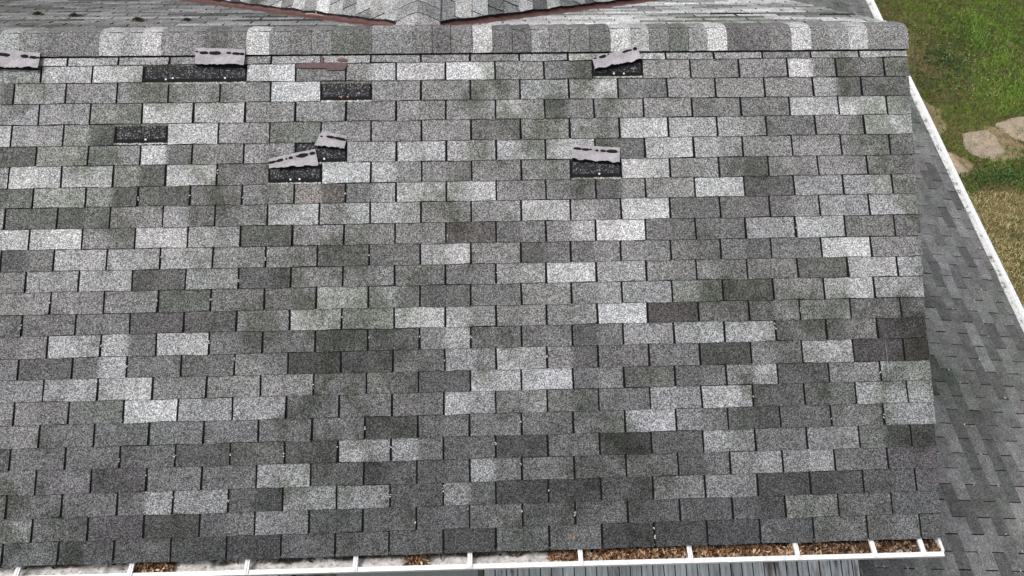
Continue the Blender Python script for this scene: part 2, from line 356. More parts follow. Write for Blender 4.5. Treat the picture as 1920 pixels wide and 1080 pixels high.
# ---- ridge caps: bent pieces lapping along the ridge
CAPX = [-0.561, -0.444, -0.326, -0.206, -0.085, 0.036, 0.164, 0.292, 0.407, 0.539, 0.668, 0.806, 0.919, 1.058, 1.184, 1.314, 1.435, 1.568, 1.682, 1.803, 1.928, 2.049, 2.164, 2.296, 2.421, 2.543, 2.659, 2.769, 2.895, 3.021, 3.151, 3.281, 3.392, 3.519, 3.643, 3.761, 3.885, 4.013, 4.149, 4.294, 4.42, 4.542, 4.658, 4.781, 4.903, 5.042]
CAPT = '8 6 5 5 5 8 78 9 6 6 4 5 9 5 5 5 4g 4g 6 6 5 4 5 9 4 4 76 5 5 4 9 8 5 4g 6 9 4 4 5 9 5 6 8 5 5p'.split()
XC = 1.955
rc = MB()
x = CAPX[0]
while x > -5.5: x -= .123; CAPX.insert(0, x); CAPT.insert(0, R.choice('45567889'))
def capprof(x, lift):
    hump = .022*math.exp(-((x-XC)/.30)**2)
    P = []
    # front leg from v=-.045 up to near ridge, rounded over, back leg
    r_ = .055
    for f in np.linspace(0, 1, 5): P.append(FR(x, -.043 - f*(.2-.043-r_), .009+lift+hump*f*.6))
    A = FR(x, -.2, 0)
    for a in np.linspace(0, 1, 7)[1:-1]:
        p0 = FR(x, -.2+r_, .009+lift); p2 = BK(x, r_, .009+lift); p1 = Vector((x, RY, RZ+.0105+lift+.002))
        p = p0*(1-a)**2+p1*2*a*(1-a)+p2*a*a; p.z += hump; P.append(p)
    for f in np.linspace(0, 1, 4): P.append(BK(x, r_+f*(.155-r_), .009+lift+hump*(1-f)*.6))
    return P
for i in range(len(CAPT)):
    a, b = CAPX[i], CAPX[i+1]
    t = CAPT[i]; fl = t[-1] if t[-1].isalpha() else ''; dg = t.rstrip('gp')
    ca = tone(dg[0], fl, .11); cb2 = tone(dg[-1], fl) if len(dg) > 1 else ca
    rows = []
    gp_ = R.choice([.0003, .0012, .0018]); a += gp_; b -= gp_
    ov = .012
    rgt = (b > XC)
    for q in range(5):
        f = q/4; xx = a-(0 if rgt else ov*0)+(b-a)*f
        lift = (.0065*f if rgt else .0065*(1-f)) + .0004
        pr_ = capprof(xx, lift)
        if q in (0, 4):     # cut ends bow a little
            pr_ = [p+Vector((R.uniform(-.0006, .0006) + (.014*max(-1, min(1, ((a+b)/2-XC)/1.2)))*(1-abs(2*z/(len(pr_)-1)-.62))*(.5), 0, 0)) for z, p in enumerate(pr_)]
        rows.append(pr_)
    rc.grid([list(r) for r in zip(*rows)], lambda s, e, A=ca, B=cb2: A if e < 2.5 else B)
    for e in (0, -1):
        pr_ = rows[e]
        for z in range(len(pr_)-1):
            rc.add([pr_[z], pr_[z+1], pr_[z+1]-Vector((0, 0, .0055)), pr_[z]-Vector((0, 0, .0055))], (.04,)*3+(1,), 1)
    for q in range(4):
        p, q2 = rows[q][0], rows[q+1][0]; d = Vector((0, SP, -CP))*.009
        rc.add([p+d, q2+d, q2, p], (.04,)*3+(1,), 1)
        p, q2 = rows[q][-1], rows[q+1][-1]; d = Vector((0, -SP, -CP))*.009
        rc.add([p+d, q2+d, q2, p], (.04,)*3+(1,), 1)
rc.grid([list(r) for r in zip(*[[p-Vector((0, 0, .0045)) for p in capprof(x_, 0)] for x_ in np.linspace(-5.4, 5.035, 160)])], (.04,)*3+(1,), 1)
rc.build('ridge_cap', [M['cap'], M['edge']], house)

# ---- clipped tab fields for the other slopes
def clip(poly, fn):
    out = []
    for i in range(len(poly)):
        a, b = poly[i-1], poly[i]; fa, fb = fn(*a), fn(*b)
        if fa >= 0 and fb < 0 or fa < 0 and fb >= 0:
            t = fa/(fa-fb); out.append((a[0]+(b[0]-a[0])*t, a[1]+(b[1]-a[1])*t))
        if fb >= 0: out.append(b)
    return out
def field(mb, P, u_lo, u_hi, n0, n1, tonefn, clips, ex=.127, tw=TW, gap0=.004, th=.006, ush=0.0, sub=1):
    """P(u, v, h) -> point; rows of tabs v in [n*ex, (n+1)*ex], tabs along u"""
    for n in range(n0, n1):
        off = 0 if n % 2 == 0 else .5
        i0 = int(math.floor((u_lo-ush)/tw))-1
        while (i0+off)*tw+ush < u_hi:
            a = (i0+off)*tw+ush; b = a+tw
            col = tonefn(n, i0)
            if col is not None:
                bow = R.uniform(-.001, .001); gap = gap0*R.uniform(.45, 1.2)
                for s_i in range(sub):
                    aa = a+(gap if s_i == 0 else 0)+(b-a)*s_i/sub*(1); bb = a+(b-a)*(s_i+1)/sub-(gap if s_i == sub-1 else 0)
                    if s_i: aa = a+(b-a)*s_i/sub
                    poly = [(aa, n*ex-.003), (bb, n*ex-.003), (bb, (n+1)*ex+.002+bow), (aa, (n+1)*ex+.002-bow)]
                    for fn in clips:
                        poly = clip(poly, fn)
                        if len(poly) < 3: break
                    if len(poly) < 3: continue
                    hf = lambda v: .0012+th*max(0, min(1, (v-n*ex)/ex))
                    top = [P(u, v, hf(v)) for u, v in poly]; low = [P(u, v, -.001) for u, v in poly]
                    nrm = (top[1]-top[0]).cross(top[2]-top[0]); up = nrm.z > 0
                    mb.add(top if up else top[::-1], col)
                    for q in range(len(poly)):
                        r_ = (q+1) % len(poly)
                        mb.add([low[q], low[r_], top[r_], top[q]], (.04,)*3+(1,), 1)
            i0 += 1

def band_tone(base, spread, seed, dark=None, light=None):
    memo = {}
    def f(n, i):
        kx = (n, i)
        if kx not in memo:
            if dark and kx in dark: v = base*.66*R.uniform(.92, 1.06)
            elif light and kx in light: v = base*1.22
            else:
                v = base*(1+spread*noise.noise(Vector((n*.9, i*.55, seed)))*1.6+R.uniform(-.05, .05))
            g = R.uniform(-.02, .02); memo[kx] = (v*(1-.02+g), v*(1.0), v*(1-g+.012), 1)
        return memo[kx]
    return f
# back slope, left open along the two valleys (|x-XC| > y-RY + gap)
bs = MB()
def wavy(n, i): return 0
for sgn in (-1, 1):
    tf = band_tone(lin(122) if sgn < 0 else lin(176), .75, 3.3+sgn)
    cl = [lambda u, v, s=sgn: (u-XC)*s-(v*CP+.155+.012*math.sin(u*13)+.006*math.sin(u*41)), lambda u, v: 5.035-u]
    field(bs, lambda u, v, h: BK(u, v, h), *((-5.6, XC) if sgn < 0 else (XC, 5.1)), 0, 27, tf, cl, ush=.06, gap0=.0085, th=.009)
bs.build('back_roof_slope', [M['shingle'], M['edge']], house)
ubb = MB()
ubb.add([BK(-5.6, .0, -.002), BK(XC, .0, -.002), BK(XC-3.4*CP, 3.4, -.002), BK(-5.6, 3.4, -.002)][::-1])
ubb.add([BK(XC, .0, -.002), BK(5.03, .0, -.002), BK(5.03, 3.4, -.002), BK(XC+2.9, 3.4, -.002), BK(XC+2.9, 2.9/CP, -.002)][::-1])
ubb.build('back_underlayer', M['slot'], house)

# ---- cross gable behind the ridge
cg = MB()
ZX = RZ + .018
for sgn in (-1, 1):
    def PX(u, v, h, s=sgn): return Vector((XC + s*(v*CP + h*SP), u, ZX - v*SP + h*CP))   # u = world y, v = distance down its slope
    specials = {}
    tf0 = band_tone(lin(152), .8, 8+sgn*3)
    def tf(n, i, s=sgn, tf0=tf0):
        if s > 0 and n == 1 and i == 1: return (lin(198),)*3+(1,)
        if s < 0 and n in (4, 7) and i in (3, 5, 6): return (lin(188),)*3+(1,)
        if s < 0 and n in (5, 6) and i in (3, 4): return (lin(108), lin(112), lin(104), 1)
        return tf0(n, i)
    cl = [lambda u, v: (u-RY) - v*CP - .035 - .007*math.sin(v*29) - .005*math.sin(v*71+1)]
    field(cg, PX, RY, 5.2, 0, 30, tf, cl, ush=.21 if sgn < 0 else .17, th=.007, gap0=.0065)
    # exposed thick cut edge of the layered shingles over the flashing
    n = 90; t0 = [];  b0 = []
    for i in range(n+1):
        v = 3.7*i/n; yy = RY + v*CP + .035 + .007*math.sin(v*29)+.005*math.sin(v*71+1)
        t0.append(PX(yy, v, .006)); b0.append(PX(yy-.012+.006*math.sin(v*53), v, -.030))
    cg.grid([b0, t0] if sgn > 0 else [t0, b0], (.03,)*3+(1,), 1)
# its ridge caps, first one moulded into the main ridge
yy = RY+.03; i = 0
while yy < 5:
    y1 = yy+.125; col = tone(R.choice('55667'), '')
    prof = []
    for q, y_ in enumerate((yy-.006, y1)):
        l_ = .010-.004*q
        if i == 0 and q == 0: l_ = .002
        row = [Vector((XC+dx, y_, ZX+.012+l_-abs(dx)*TP - (.010*math.exp(-(dx/.03)**2)))) for dx in (-.14, -.09, -.05, -.02, 0, .02, .05, .09, .14)]
        prof.append(row)
    cg.grid(prof, col)
    cg.grid([[p-Vector((0, .002, .011)) for p in prof[0]], prof[0]], (.03,)*3+(1,), 1)
    yy = y1; i += 1
# deck of the gable under its tabs
for sgn in (-1, 1):
    P = lambda y, v, h=-.003, s=sgn: Vector((XC+s*(v*CP+h*SP), y, ZX-v*SP+h*CP))
    q = [P(RY+.06, 0), P(5.2, 0), P(5.2, 4.2), P(RY+.06+4.2*CP, 4.2)]
    cg.add(q if sgn > 0 else q[::-1], (.03,)*3+(1,), 1)
cgo = cg.build('cross_gable_roof', [M['shingle'], M['edge']], house)
# valley flashing, a bent metal trough in each valley
for sgn in (-1, 1):
    vf = MB(); n = 60; A = []; B = []; Cc = []
    for i in range(n+1):
        y_ = RY+.11+3.3*i/n; d = y_-RY
        c0 = Vector((XC+sgn*d, y_, RZ-d*TP+.004))
        A.append(Vector((XC+sgn*(d+.26), y_, RZ-d*TP+.004)))        # lies on the main slope
        B.append(c0+Vector((0, 0, .001))); Cc.append(Vector((XC+sgn*(d-.12), y_, RZ-(d-.12)*TP+.004)))
    vf.grid([A, B, Cc] if sgn > 0 else [Cc, B, A], rgb(112, 80, 76))
    vf.build('valley_flashing', M['flash'], house)

# ---- low side wing sloping to the right
LX, LY, LZ, LP = 5.45591, -2.14135, -3.36664+G, 0.17050
LS, LC = math.sin(LP), math.cos(LP)
def WG(u, v, h=0.0):                                 # u = distance back, v = distance down the wing slope
    y_ = LY+u; bump = .045*math.exp(-((y_-1.12-.03*v)/.10)**2)*math.exp(-((v-1.75)/.75)**2)
    return Vector((LX+v*LC+h*LS, y_, LZ-v*LS+h*LC+bump))
def eavex(y): return 8.03+(y-.54)*.0345
LOWD = {(-1, -1), (6, -1), (6, 0), (7, 1), (8, 1), (9, -1), (9, 5), (10, 1), (10, 2), (10, 3), (10, 4), (10, 6), (11, 4), (11, 5), (12, 2), (12, 3), (12, 4), (12, 9), (13, 8), (14, 6), (14, 7), (14, 10), (15, 5), (15, 8), (16, 10), (17, 7), (18, 11), (18, 13), (18, 15), (19, 7), (19, 15), (20, 14)}
LOWL = {(5, -1), (8, 0), (8, 2), (9, 3), (11, 5), (15, 6), (15, 9), (15, 10), (17, 8), (19, 10), (19, 13), (20, 18)}
wg = MB()
cl = [lambda u, v: eavex(LY+u)-(LX+v*LC)-.0, lambda u, v: (LX+v*LC)-(5.315 if LY+u < -1.75 else 4.75)]
field(wg, WG, -1.6, 14.2, -6, 24, band_tone(lin(114), .34, 21, LOWD, LOWL), cl, sub=4, th=.005, gap0=.0055)
wing = wg.build('wing_roof', [M['wing'], M['edge']], house)
tag(wing, 'low grey shingle roof of the side wing, sloping to the right')
un = MB()
for j in range(0, 60):
    a, b = -1.6+j*.27, -1.6+(j+1)*.27
    for q in range(14):
        def cx(u, f): 
            lo = 5.315 if LY+(a+b)/2 < -1.8 else 4.75; hi = eavex(LY+u)
            xx = lo+(hi-lo)*f; v_ = (xx-LX)/LC; return Vector((xx, LY+u, LZ-v_*LS-.004))
        un.add([cx(a, q/14), cx(a, (q+1)/14), cx(b, (q+1)/14), cx(b, q/14)])
un.build('wing_underlayer', M['slot'], house)

# ---- walls
wl = MB()
wl.box(-5.4, 4.72, -1.78, -1.72, 0, G-1.05)
wl.box(4.66, 4.72, -1.72, 2.3, 0, G-.95)
wl.box(5.33, 7.9, -3.35, -3.29, 0, 2.15); wl.box(7.84, 7.9, -3.29, 12, 0, 2.08); wl.box(5.33, 5.39, -3.29, -1.78, 0, 2.4)
wl.add([Vector((4.73, -1.75, G-.95)), Vector((4.73, 2.1, G-.95)), Vector((4.73, RY, G+.02))])
wl.build('wall', M['siding'], house)
fa = MB()
EY, EZ = -2.557, G-1.41
fa.box(-5.5, 4.93, EY+.03, EY+.055, EZ-.19, EZ-.012)                     # fascia behind the gutter
fa.box(-5.5, 4.93, EY+.055, -1.78, EZ-.19, EZ-.175)                      # soffit
for v0, v1, P in ((.0, 2.89, FR), (.2, 3.3, BK)):                        # rake boards under the shingle edge
    a = [P(4.93, v0, -.016), P(4.955, v0, -.016), P(4.955, v1, -.016), P(4.93, v1, -.016)]
    b = [p-Vector((0, 0, .15)) for p in a]
    for q in range(4): r_ = (q+1) % 4; fa.add([b[q], b[r_], a[r_], a[q]])
    fa.add(a); fa.add(b[::-1])
fa.build('fascia', M['white'], house)

# ---- near gutter: K profile trough, hangers, end cap
def gy(x): return -2.640+.0055*(4.9-x)
gt = MB(); X0, X1 = -5.4, 4.952
prof = [(.108, -.02), (.108, -.12), (.012, -.12), (-.010, -.055), (-.022, -.03), (-.024, .0), (.002, .002), (.004, -.012), (-.016, -.03), (.0, -.055), (.014, -.110), (.104, -.110), (.104, -.02)]
GZ = G-1.442
ring = lambda x: [Vector((x, gy(x)-.004+a, GZ+b)) for a, b in prof]
a, b = ring(X0), ring(X1)
for q in range(len(prof)): r_ = (q+1) % len(prof); gt.add([a[q], a[r_], b[r_], b[q]][::-1], (.8,)*3+(1,), 1 if 9 <= q <= 11 else 0)
gut = gt.build('gutter', [M['white'], M['gin']], house); gut['label'] = 'white gutter along the near eave, full of leaves and grit'
ec = MB(); pf = [(.108, .002), (.108, -.121), (.010, -.121), (-.012, -.055), (-.025, -.03), (-.025, .003)]
A_ = [Vector((4.944, gy(0)-.004+p, GZ+q)) for p, q in pf]; B_ = [v_+Vector((.016, 0, 0)) for v_ in A_]
ec.add(A_); ec.add(B_[::-1])
for q in range(6): ec.add([A_[q], B_[q], B_[(q+1) % 6], A_[(q+1) % 6]])
ec.build('end_cap', M['white'], gut)
for hx in [-.281-.61*q for q in range(1, 9)][::-1]+[-0.281, 0.341, 0.982, 1.586, 2.23, 2.858, 3.486, 4.103, 4.55, 4.835]:
    hb = MB(); wd = .013
    for (ya, yb, za, zb) in ((-.024, .086, .004, .008),):
        hb.box(hx-wd, hx+wd, gy(hx)+ya, gy(hx)+yb, GZ+za, GZ+zb)
    hb.box(hx-wd, hx-wd+.004, gy(hx)-.022, gy(hx)+.086, GZ-.006, GZ+.004); hb.box(hx+wd-.004, hx+wd, gy(hx)-.022, gy(hx)+.086, GZ-.006, GZ+.004)
    hb.box(hx-.002, hx+.002, gy(hx)-.020, gy(hx)+.084, GZ+.008, GZ+.011)
    hb.build('hanger', M['white'], gut)
# wing gutter
wgt = MB(); ys = np.linspace(-3.3, 12, 90)
wp = [(0.0, -.02), (0, -.10), (.11, -.10), (.150, -.03), (.150, .0), (.096, .004), (.094, -.010), (.085, -.016), (.004, -.022)]
rings = []
for y_ in ys:
    ex_ = eavex(y_)-.02; z_ = LZ-(ex_-LX)/LC*LS-.012
    rings.append([Vector((ex_+a_, y_, z_+b_+.004*math.sin(y_*2.1))) for a_, b_ in wp])
for i in range(len(ys)-1):
    a, b = rings[i], rings[i+1]
    for q in range(len(wp)):
        r_ = (q+1) % len(wp); wgt.add([a[q], a[r_], b[r_], b[q]], (.8,)*3+(1,), 1 if q in (6, 7) else 0)
wg_o = wgt.build('gutter', [M['white'], M['silt']], house); wg_o['label'] = 'dirty white gutter along the far eave of the side wing'

# ================================================================ porch pieces below the near gutter
PZ = -3.3+G
def PS(x, d, h=0.0, pt=math.radians(20)):            # sloping sheet, d forward from y=-1.83
    return Vector((x, -1.85-d*math.cos(pt)-h*math.sin(pt), PZ+.09-d*math.sin(pt)+h*math.cos(pt)))
po = empty('porch_roof', (3.8, -2.4, 0)); tag(po, 'worn pale blue board porch roof below the leaf filled part of the white gutter', 'porch roof')
pb = MB(); x = 2.296; i = 0
while x < 5.30:
    x1 = min(x+.0895, 5.305); t = R.choice([.86, .95, 1, 1, 1.06, 1.16]); c = (t, t, t*1.01, 1); g = .0042
    P = [PS(x+g, 0, .012), PS(x1-g, 0, .012), PS(x1-g, 1.6, .012), PS(x+g, 1.6, .012)]
    L = [p-Vector((0, 0, .02)) for p in P]
    pb.add(P[::-1], c)
    for q in range(4): r_ = (q+1) % 4; pb.add([L[q], L[r_], P[r_], P[q]], (.25, .25, .25, 1))
    if R.random() < .75:                                           # raised batten seam
        xm = (x+x1)/2+R.uniform(-.012, .012); gg = .004
        P = [PS(xm-gg, 0, .016), PS(xm+gg, 0, .016), PS(xm+gg, 1.6, .016), PS(xm-gg, 1.6, .016)]; L = [p-Vector((0, 0, .006)) for p in P]
        pb.add(P[::-1], (t*.8, t*.8, t*.82, 1)); 
        for q in range(4): r_ = (q+1) % 4; pb.add([L[q], L[r_], P[r_], P[q]], (.5, .5, .5, 1))
    x = x1; i += 1
pb.build('boards', M['boards'], po)
bb = MB(); bb.add([PS(2.29, 0, -.02), PS(2.29, 1.6, -.02), PS(5.305, 1.6, -.02), PS(5.305, 0, -.02)], (.05, .05, .05, 1))
for x in (2.5, 5.1): bb.box(x-.05, x+.05, -3.3, -3.2, 0, PZ-.44)
bb.build('post_frame', M['tone'], po)
cv = empty('porch_canopy', (1.75, -2.4, 0)); tag(cv, 'plain light grey sheet canopy under the middle of the white gutter', 'canopy')
cb3 = MB(); P = [PS(1.12, 0, .05), PS(2.25, 0, .05), PS(2.25, 1.6, .05), PS(1.30, 1.6, .05)]; L = [p-Vector((0, 0, .04)) for p in P]
cb3.add(P[::-1], rgb(150, 156, 157)); cb3.add(L, rgb(150, 156, 157))
for q in range(4): r_ = (q+1) % 4; cb3.add([L[q], L[r_], P[r_], P[q]], rgb(140, 145, 146))
cb3.build('sheet', M['sheet'], cv)
bm_ = MB()
for q in range(3):
    T = Matrix.Translation((.93+q*.085, -2.15, PZ-.06)) @ Matrix.Rotation(math.radians(24), 4, 'Z')
    bm_.box(-.022, .022, -.8, .3, -.04, .02, rgb(132, 140, 134) if q != 1 else rgb(92, 98, 92), T=T)
bm_.box(.85, .89, -3.3, -3.2, 0, PZ-.05, rgb(120, 126, 120)); bm_.box(2.18, 2.24, -3.3, -3.2, 0, PZ-.5, rgb(120, 126, 120))
bm_.build('beam', M['sheet'], cv)
dk = empty('slatted_awning', (.3, -2.4, 0)); tag(dk, 'grey slatted awning with dark gaps below the left part of the white gutter', 'awning')
sb = MB(); x = -1.5
while x < .80:
    c = rgb(150, 155, 160) if abs(x-.58) > .06 else rgb(214, 222, 228)
    c = tuple(q*R.uniform(.9, 1.08) for q in c[:3])+(1,)
    P = [PS(x, 0, 0), PS(x+.082, 0, 0), PS(x+.082, 1.5, 0), PS(x, 1.5, 0)]; L = [p-Vector((0, 0, .02)) for p in P]
    sb.add(P[::-1], c)
    for q in range(4): r_ = (q+1) % 4; sb.add([L[q], L[r_], P[r_], P[q]], (.2, .2, .2, 1))
    x += .1
sb.build('slats', M['sheet'], dk)
rb = MB(); rb.add([PS(-1.5, 0, -.05), PS(-1.5, 1.5, -.05), PS(.81, 1.5, -.05), PS(.81, 0, -.05)], (.02, .02, .02, 1))
rb.box(-1.4, -1.32, -3.2, -3.1, 0, PZ-.45, (.1, .1, .1, 1)); rb.box(.7, .78, -3.2, -3.1, 0, PZ-.45, (.1, .1, .1, 1))
rb.build('awning_frame', M['tone'], dk)

# ================================================================ torn tabs lying folded on the roof
FLAPS = {'A': ([(-0.6088, -0.0895), (-0.3133, -0.0629), (-0.3122, 0.0379), (-0.595, 0.0243)], [(-0.5295, -0.0522, 0.0774, 0.021), (-0.4024, -0.0391, 0.0452, 0.021), (-0.3499, -0.0318, 0.0484, 0.0194), (-0.3206, -0.0297, 0.0129, 0.0129)]),
'B': ([(0.612, -0.0886), (0.9124, -0.0741), (0.91, 0.0343), (0.6138, 0.0204)], [(0.6216, -0.0615, 0.0161, 0.0097), (0.6632, -0.0542, 0.0516, 0.0194), (0.7301, -0.0512, 0.0774, 0.0226), (0.8147, -0.049, 0.029, 0.0129), (0.8593, -0.0435, 0.0484, 0.0177), (0.8947, -0.0421, 0.0258, 0.0161)]),
'C': ([(1.3761, 0.4485), (1.5309, 0.478), (1.5153, 0.5636), (1.3345, 0.5398)], [(1.3768, 0.481, 0.0161, 0.0097), (1.4327, 0.4874, 0.0484, 0.0161), (1.4904, 0.4999, 0.0677, 0.0177)]),
'D': ([(1.06, 0.6164), (1.3398, 0.5579), (1.3621, 0.6621), (1.0691, 0.6799)], [(1.0855, 0.6381, 0.0452, 0.0161), (1.132, 0.629, 0.0452, 0.0177), (1.17, 0.6212, 0.0129, 0.0097), (1.1968, 0.615, 0.0258, 0.0161), (1.2294, 0.6045, 0.0097, 0.0097), (1.2665, 0.5994, 0.0677, 0.0226), (1.3234, 0.587, 0.0355, 0.0194)]),
'F': ([(3.037, 0.0034), (3.3204, -0.0796), (3.3415, 0.0178), (3.0505, 0.0817)], [(3.0532, 0.0062, 0.0194, 0.0097), (3.1025, -0.0055, 0.0452, 0.0194), (3.1373, -0.0191, 0.0129, 0.0065), (3.2549, -0.0414, 0.0613, 0.0129), (3.3055, -0.0543, 0.0258, 0.0194)]),
'G': ([(2.8942, 0.5526), (3.1865, 0.5765), (3.1767, 0.6743), (2.8899, 0.648)], [(2.9247, 0.579, 0.0516, 0.0161), (2.975, 0.5854, 0.0484, 0.0161), (3.006, 0.5858, 0.0129, 0.0097), (3.0433, 0.592, 0.0194, 0.0129), (3.0817, 0.5953, 0.0323, 0.0161), (3.1361, 0.6001, 0.0677, 0.021)])}
FLAB = {'A': 'torn pale shingle tab at the left end of the ridge',
'B': 'torn pale shingle tab against the ridge, right half of the longest bare gap below it',
'C': 'smallest torn shingle tab, tilted down to the right, just above another torn tab',
'D': 'torn pale shingle tab tilted up to the right, below the smallest torn tab',
'F': 'torn pale shingle tab steeply tilted against the right part of the ridge',
'G': 'torn pale shingle tab in the fifth row, nearly level, right of the roof middle'}
for kf, (cr, dsh) in FLAPS.items():
    base = 0.0215 if kf in 'ABF' else 0.0125
    tl, tr, br, bl = [Vector(c) for c in cr]
    ctr = (tl+tr+br+bl)/4
    root = empty('torn_shingle_tab', FR(ctr.x, ctr.y, base)); tag(root, FLAB[kf], 'torn shingle', 'torn shingle tabs folded up on the roof')
    def hgt(f, g):                       # g 0 top .. 1 torn bottom edge, which stands up a little
        return base + .016*g*g + .0055*math.sin(f*6+ord(kf)) * (.35+.65*g) + .002*noise.noise(Vector((f*4, g*2, ord(kf)))) + (.004 if kf != 'C' else .006)*(1-abs(2*f-1))*g
    fm = MB(); n, m = 26, 5; rows = []
    for j in range(m+1):
        g = j/m; row = []
        for i in range(n+1):
            f = i/n; a = tl.lerp(tr, f); b = bl.lerp(br, f); p = a.lerp(b, g)
            if j == m: p.y += .011*noise.noise(Vector((f*7, ord(kf)*1.7, 0)))+.005*noise.noise(Vector((f*31, ord(kf), 3)))
            if j == 0: p.y += .0012*noise.noise(Vector((f*20, ord(kf), 5)))
            row.append(FR(p.x, p.y, hgt(f, g)))
        rows.append(row)
    th = Vector((0, SP, -CP))*.0032
    fm.grid(rows[::-1], (.5,)*3+(1,), 0)
    fm.grid([[p+th for p in r] for r in rows], (.3,)*3+(1,), 1)
    edge = rows[0]+[r[-1] for r in rows[1:]]+rows[-1][::-1][1:]+[r[0] for r in rows[::-1][1:]]
    for i in range(len(edge)-1): fm.add([edge[i], edge[i+1], edge[i+1]+th, edge[i]+th], (.04,)*3+(1,), 1)
    # bent strip from the torn edge back down to the roof (the tab's hinge, coloured black for its shadow)
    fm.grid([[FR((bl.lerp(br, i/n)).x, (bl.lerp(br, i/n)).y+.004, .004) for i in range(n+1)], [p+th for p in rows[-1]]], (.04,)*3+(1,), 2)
    fm.build('backing', [M['backing'], M['edge'], M['seal']], root)
    # thin crease line at mid tab
    for (u, v, w_, h_) in dsh:
        # orientation of dashes follows the tab
        ang = math.atan2((tr.y-tl.y), (tr.x-tl.x)); sm = MB(); nn = 22
        mid = lambda u_, v_: ((u_-tl.x)/(tr.x-tl.x), 0.33)
        f0, g0 = mid(u, v); pts = []
        for i in range(nn):
            a = 2*math.pi*i/nn; rr = 1+.28*noise.noise(Vector((math.cos(a)*1.7+u*40, math.sin(a)*1.7, 2)))
            du, dvv = w_/2*math.copysign(abs(math.cos(a))**.75, math.cos(a))*rr, h_/2*math.copysign(abs(math.sin(a))**.85, math.sin(a))*rr
            uu = u+du*math.cos(ang)-dvv*math.sin(ang); vv = v+du*math.sin(ang)+dvv*math.cos(ang)
            f = max(0, min(1, (uu-tl.x)/(tr.x-tl.x))); top_v = tl.lerp(tr, f).y; bot_v = bl.lerp(br, f).y; g = max(0, (vv-top_v)/(bot_v-top_v))
            pts.append((uu, vv, hgt(f, g)))
        T_ = [FR(a, b, c+.0032) for a, b, c in pts]; L_ = [FR(a, b, c-.0012) for a, b, c in pts]
        sm.add(T_[::-1], (.02,)*3+(1,))
        for i in range(nn): j = (i+1) % nn; sm.add([L_[i], L_[j], T_[j], T_[i]], (.02,)*3+(1,))
        sm.build('sealant_dash', M['seal'], root)
    if kf == 'D':
        cm_ = MB(); t_ = [FR(1.074+.058*q, .683+.006*math.sin(q*5)-.012*q, .014) for q in np.linspace(0, 1, 6)]; b_ = [FR(1.078+.052*q, .700-.016*q, .003) for q in np.linspace(0, 1, 6)]
        cm_.grid([b_, t_], rgb(112, 112, 104)); cm_.build('curled_corner', M['tone'], root)
        

# ================================================================ litter
BITS = [(0.2988, 0.8405), (0.6018, 0.842), (0.9126, 0.8502), (0.4432, 1.2066), (0.7499, 1.2123), (0.5995, 1.3524), (0.9053, 1.3488), (0.4371, 1.4562), (-0.1811, 1.4748), (0.7443, 1.4561), (-0.3315, 1.5928), (0.2801, 1.581), (0.5915, 1.5783), (0.7394, 1.7151), (0.1253, 1.7169), (-0.1652, 0.93), (0.7612, 0.7103), (0.4381, 0.9821), (1.0549, 1.2211), (1.362, 0.9977), (0.276, 1.8431), (0.2689, 2.098), (0.8885, 1.8111), (0.2568, 2.3695), (0.5663, 2.36), (0.8776, 2.3565), (1.1787, 2.3645), (1.4809, 2.3426), (0.4092, 2.4623), (1.3408, 1.9814), (-0.1983, 2.2803), (1.9579, 1.7076), (1.6627, 1.7012), (2.1027, 1.845), (2.2576, 1.7079), (2.7028, 1.8368), (1.6386, 2.2232), (1.9415, 2.2158), (2.2427, 2.2174), (2.5425, 2.2098), (1.788, 2.3297), (2.3883, 2.3334), (2.5359, 2.461), (2.8449, 1.9958), (2.0875, 2.5682), (2.4303, 0.8314), (1.6624, 1.2195), (2.128, 1.1083), (2.4191, 1.3462), (1.5191, 0.8369), (1.5072, 1.5819), (4.2268, 1.5911), (4.0675, 1.6933), (4.6771, 1.9638), (4.3624, 2.2312), (4.6782, 2.2329), (3.9082, 2.099), (0.5621, 2.5842), (0.8721, 2.6136), (1.7841, 2.5953), (2.0845, 2.5681), (2.5292, 2.7142), (2.834, 2.7379), (2.6852, 2.6058), (2.8315, 2.723), (3.745, 2.7166), (3.2876, 2.8222), (3.2877, 2.8813), (4.2418, 1.0927), (3.6233, 1.3305), (1.9221, 2.7614)]
db = MB()
def chip(mb, p, nrm, L, W_, col, curl=.25, ang=None):
    """one curled flake: a small bent leaf-like strip with a pointed outline"""
    nrm = nrm.normalized(); t = nrm.orthogonal().normalized(); a = R.uniform(0, 6.28) if ang is None else ang
    t = Matrix.Rotation(a, 3, nrm) @ t; b = nrm.cross(t)
    row = []
    for f, w_ in ((-1, .1), (-.45, .85), (.2, 1), (1, .08)):
        c = p+t*(f*L/2)+nrm*(curl*L*(f*f)); row.append((c-b*W_/2*w_+nrm*.15*W_, c-nrm*.1*W_, c+b*W_/2*w_+nrm*.15*W_))
    for i in range(3):
        for j in range(2): mb.add([row[i][j], row[i+1][j], row[i+1][j+1], row[i][j+1]], col)
FN = Vector((0, -SP, CP))
for (u, v) in BITS:
    if R.random() < .2: continue
    for q in range(R.choice([1, 2, 2, 3])):
        g = R.uniform(.65, 1); chip(db, FR(u+R.gauss(0, .0025), v+R.gauss(0, .008), .010), FN, R.uniform(.009, .015), R.uniform(.005, .008), (.7*g, .67*g, .62*g, 1), ang=None)
for _ in range(70):
    u, v = R.uniform(-.6, 4.9), R.uniform(.2, 2.85)
    chip(db, FR(u, v, .009), FN, .006, .004, (.5, .47, .44, 1))
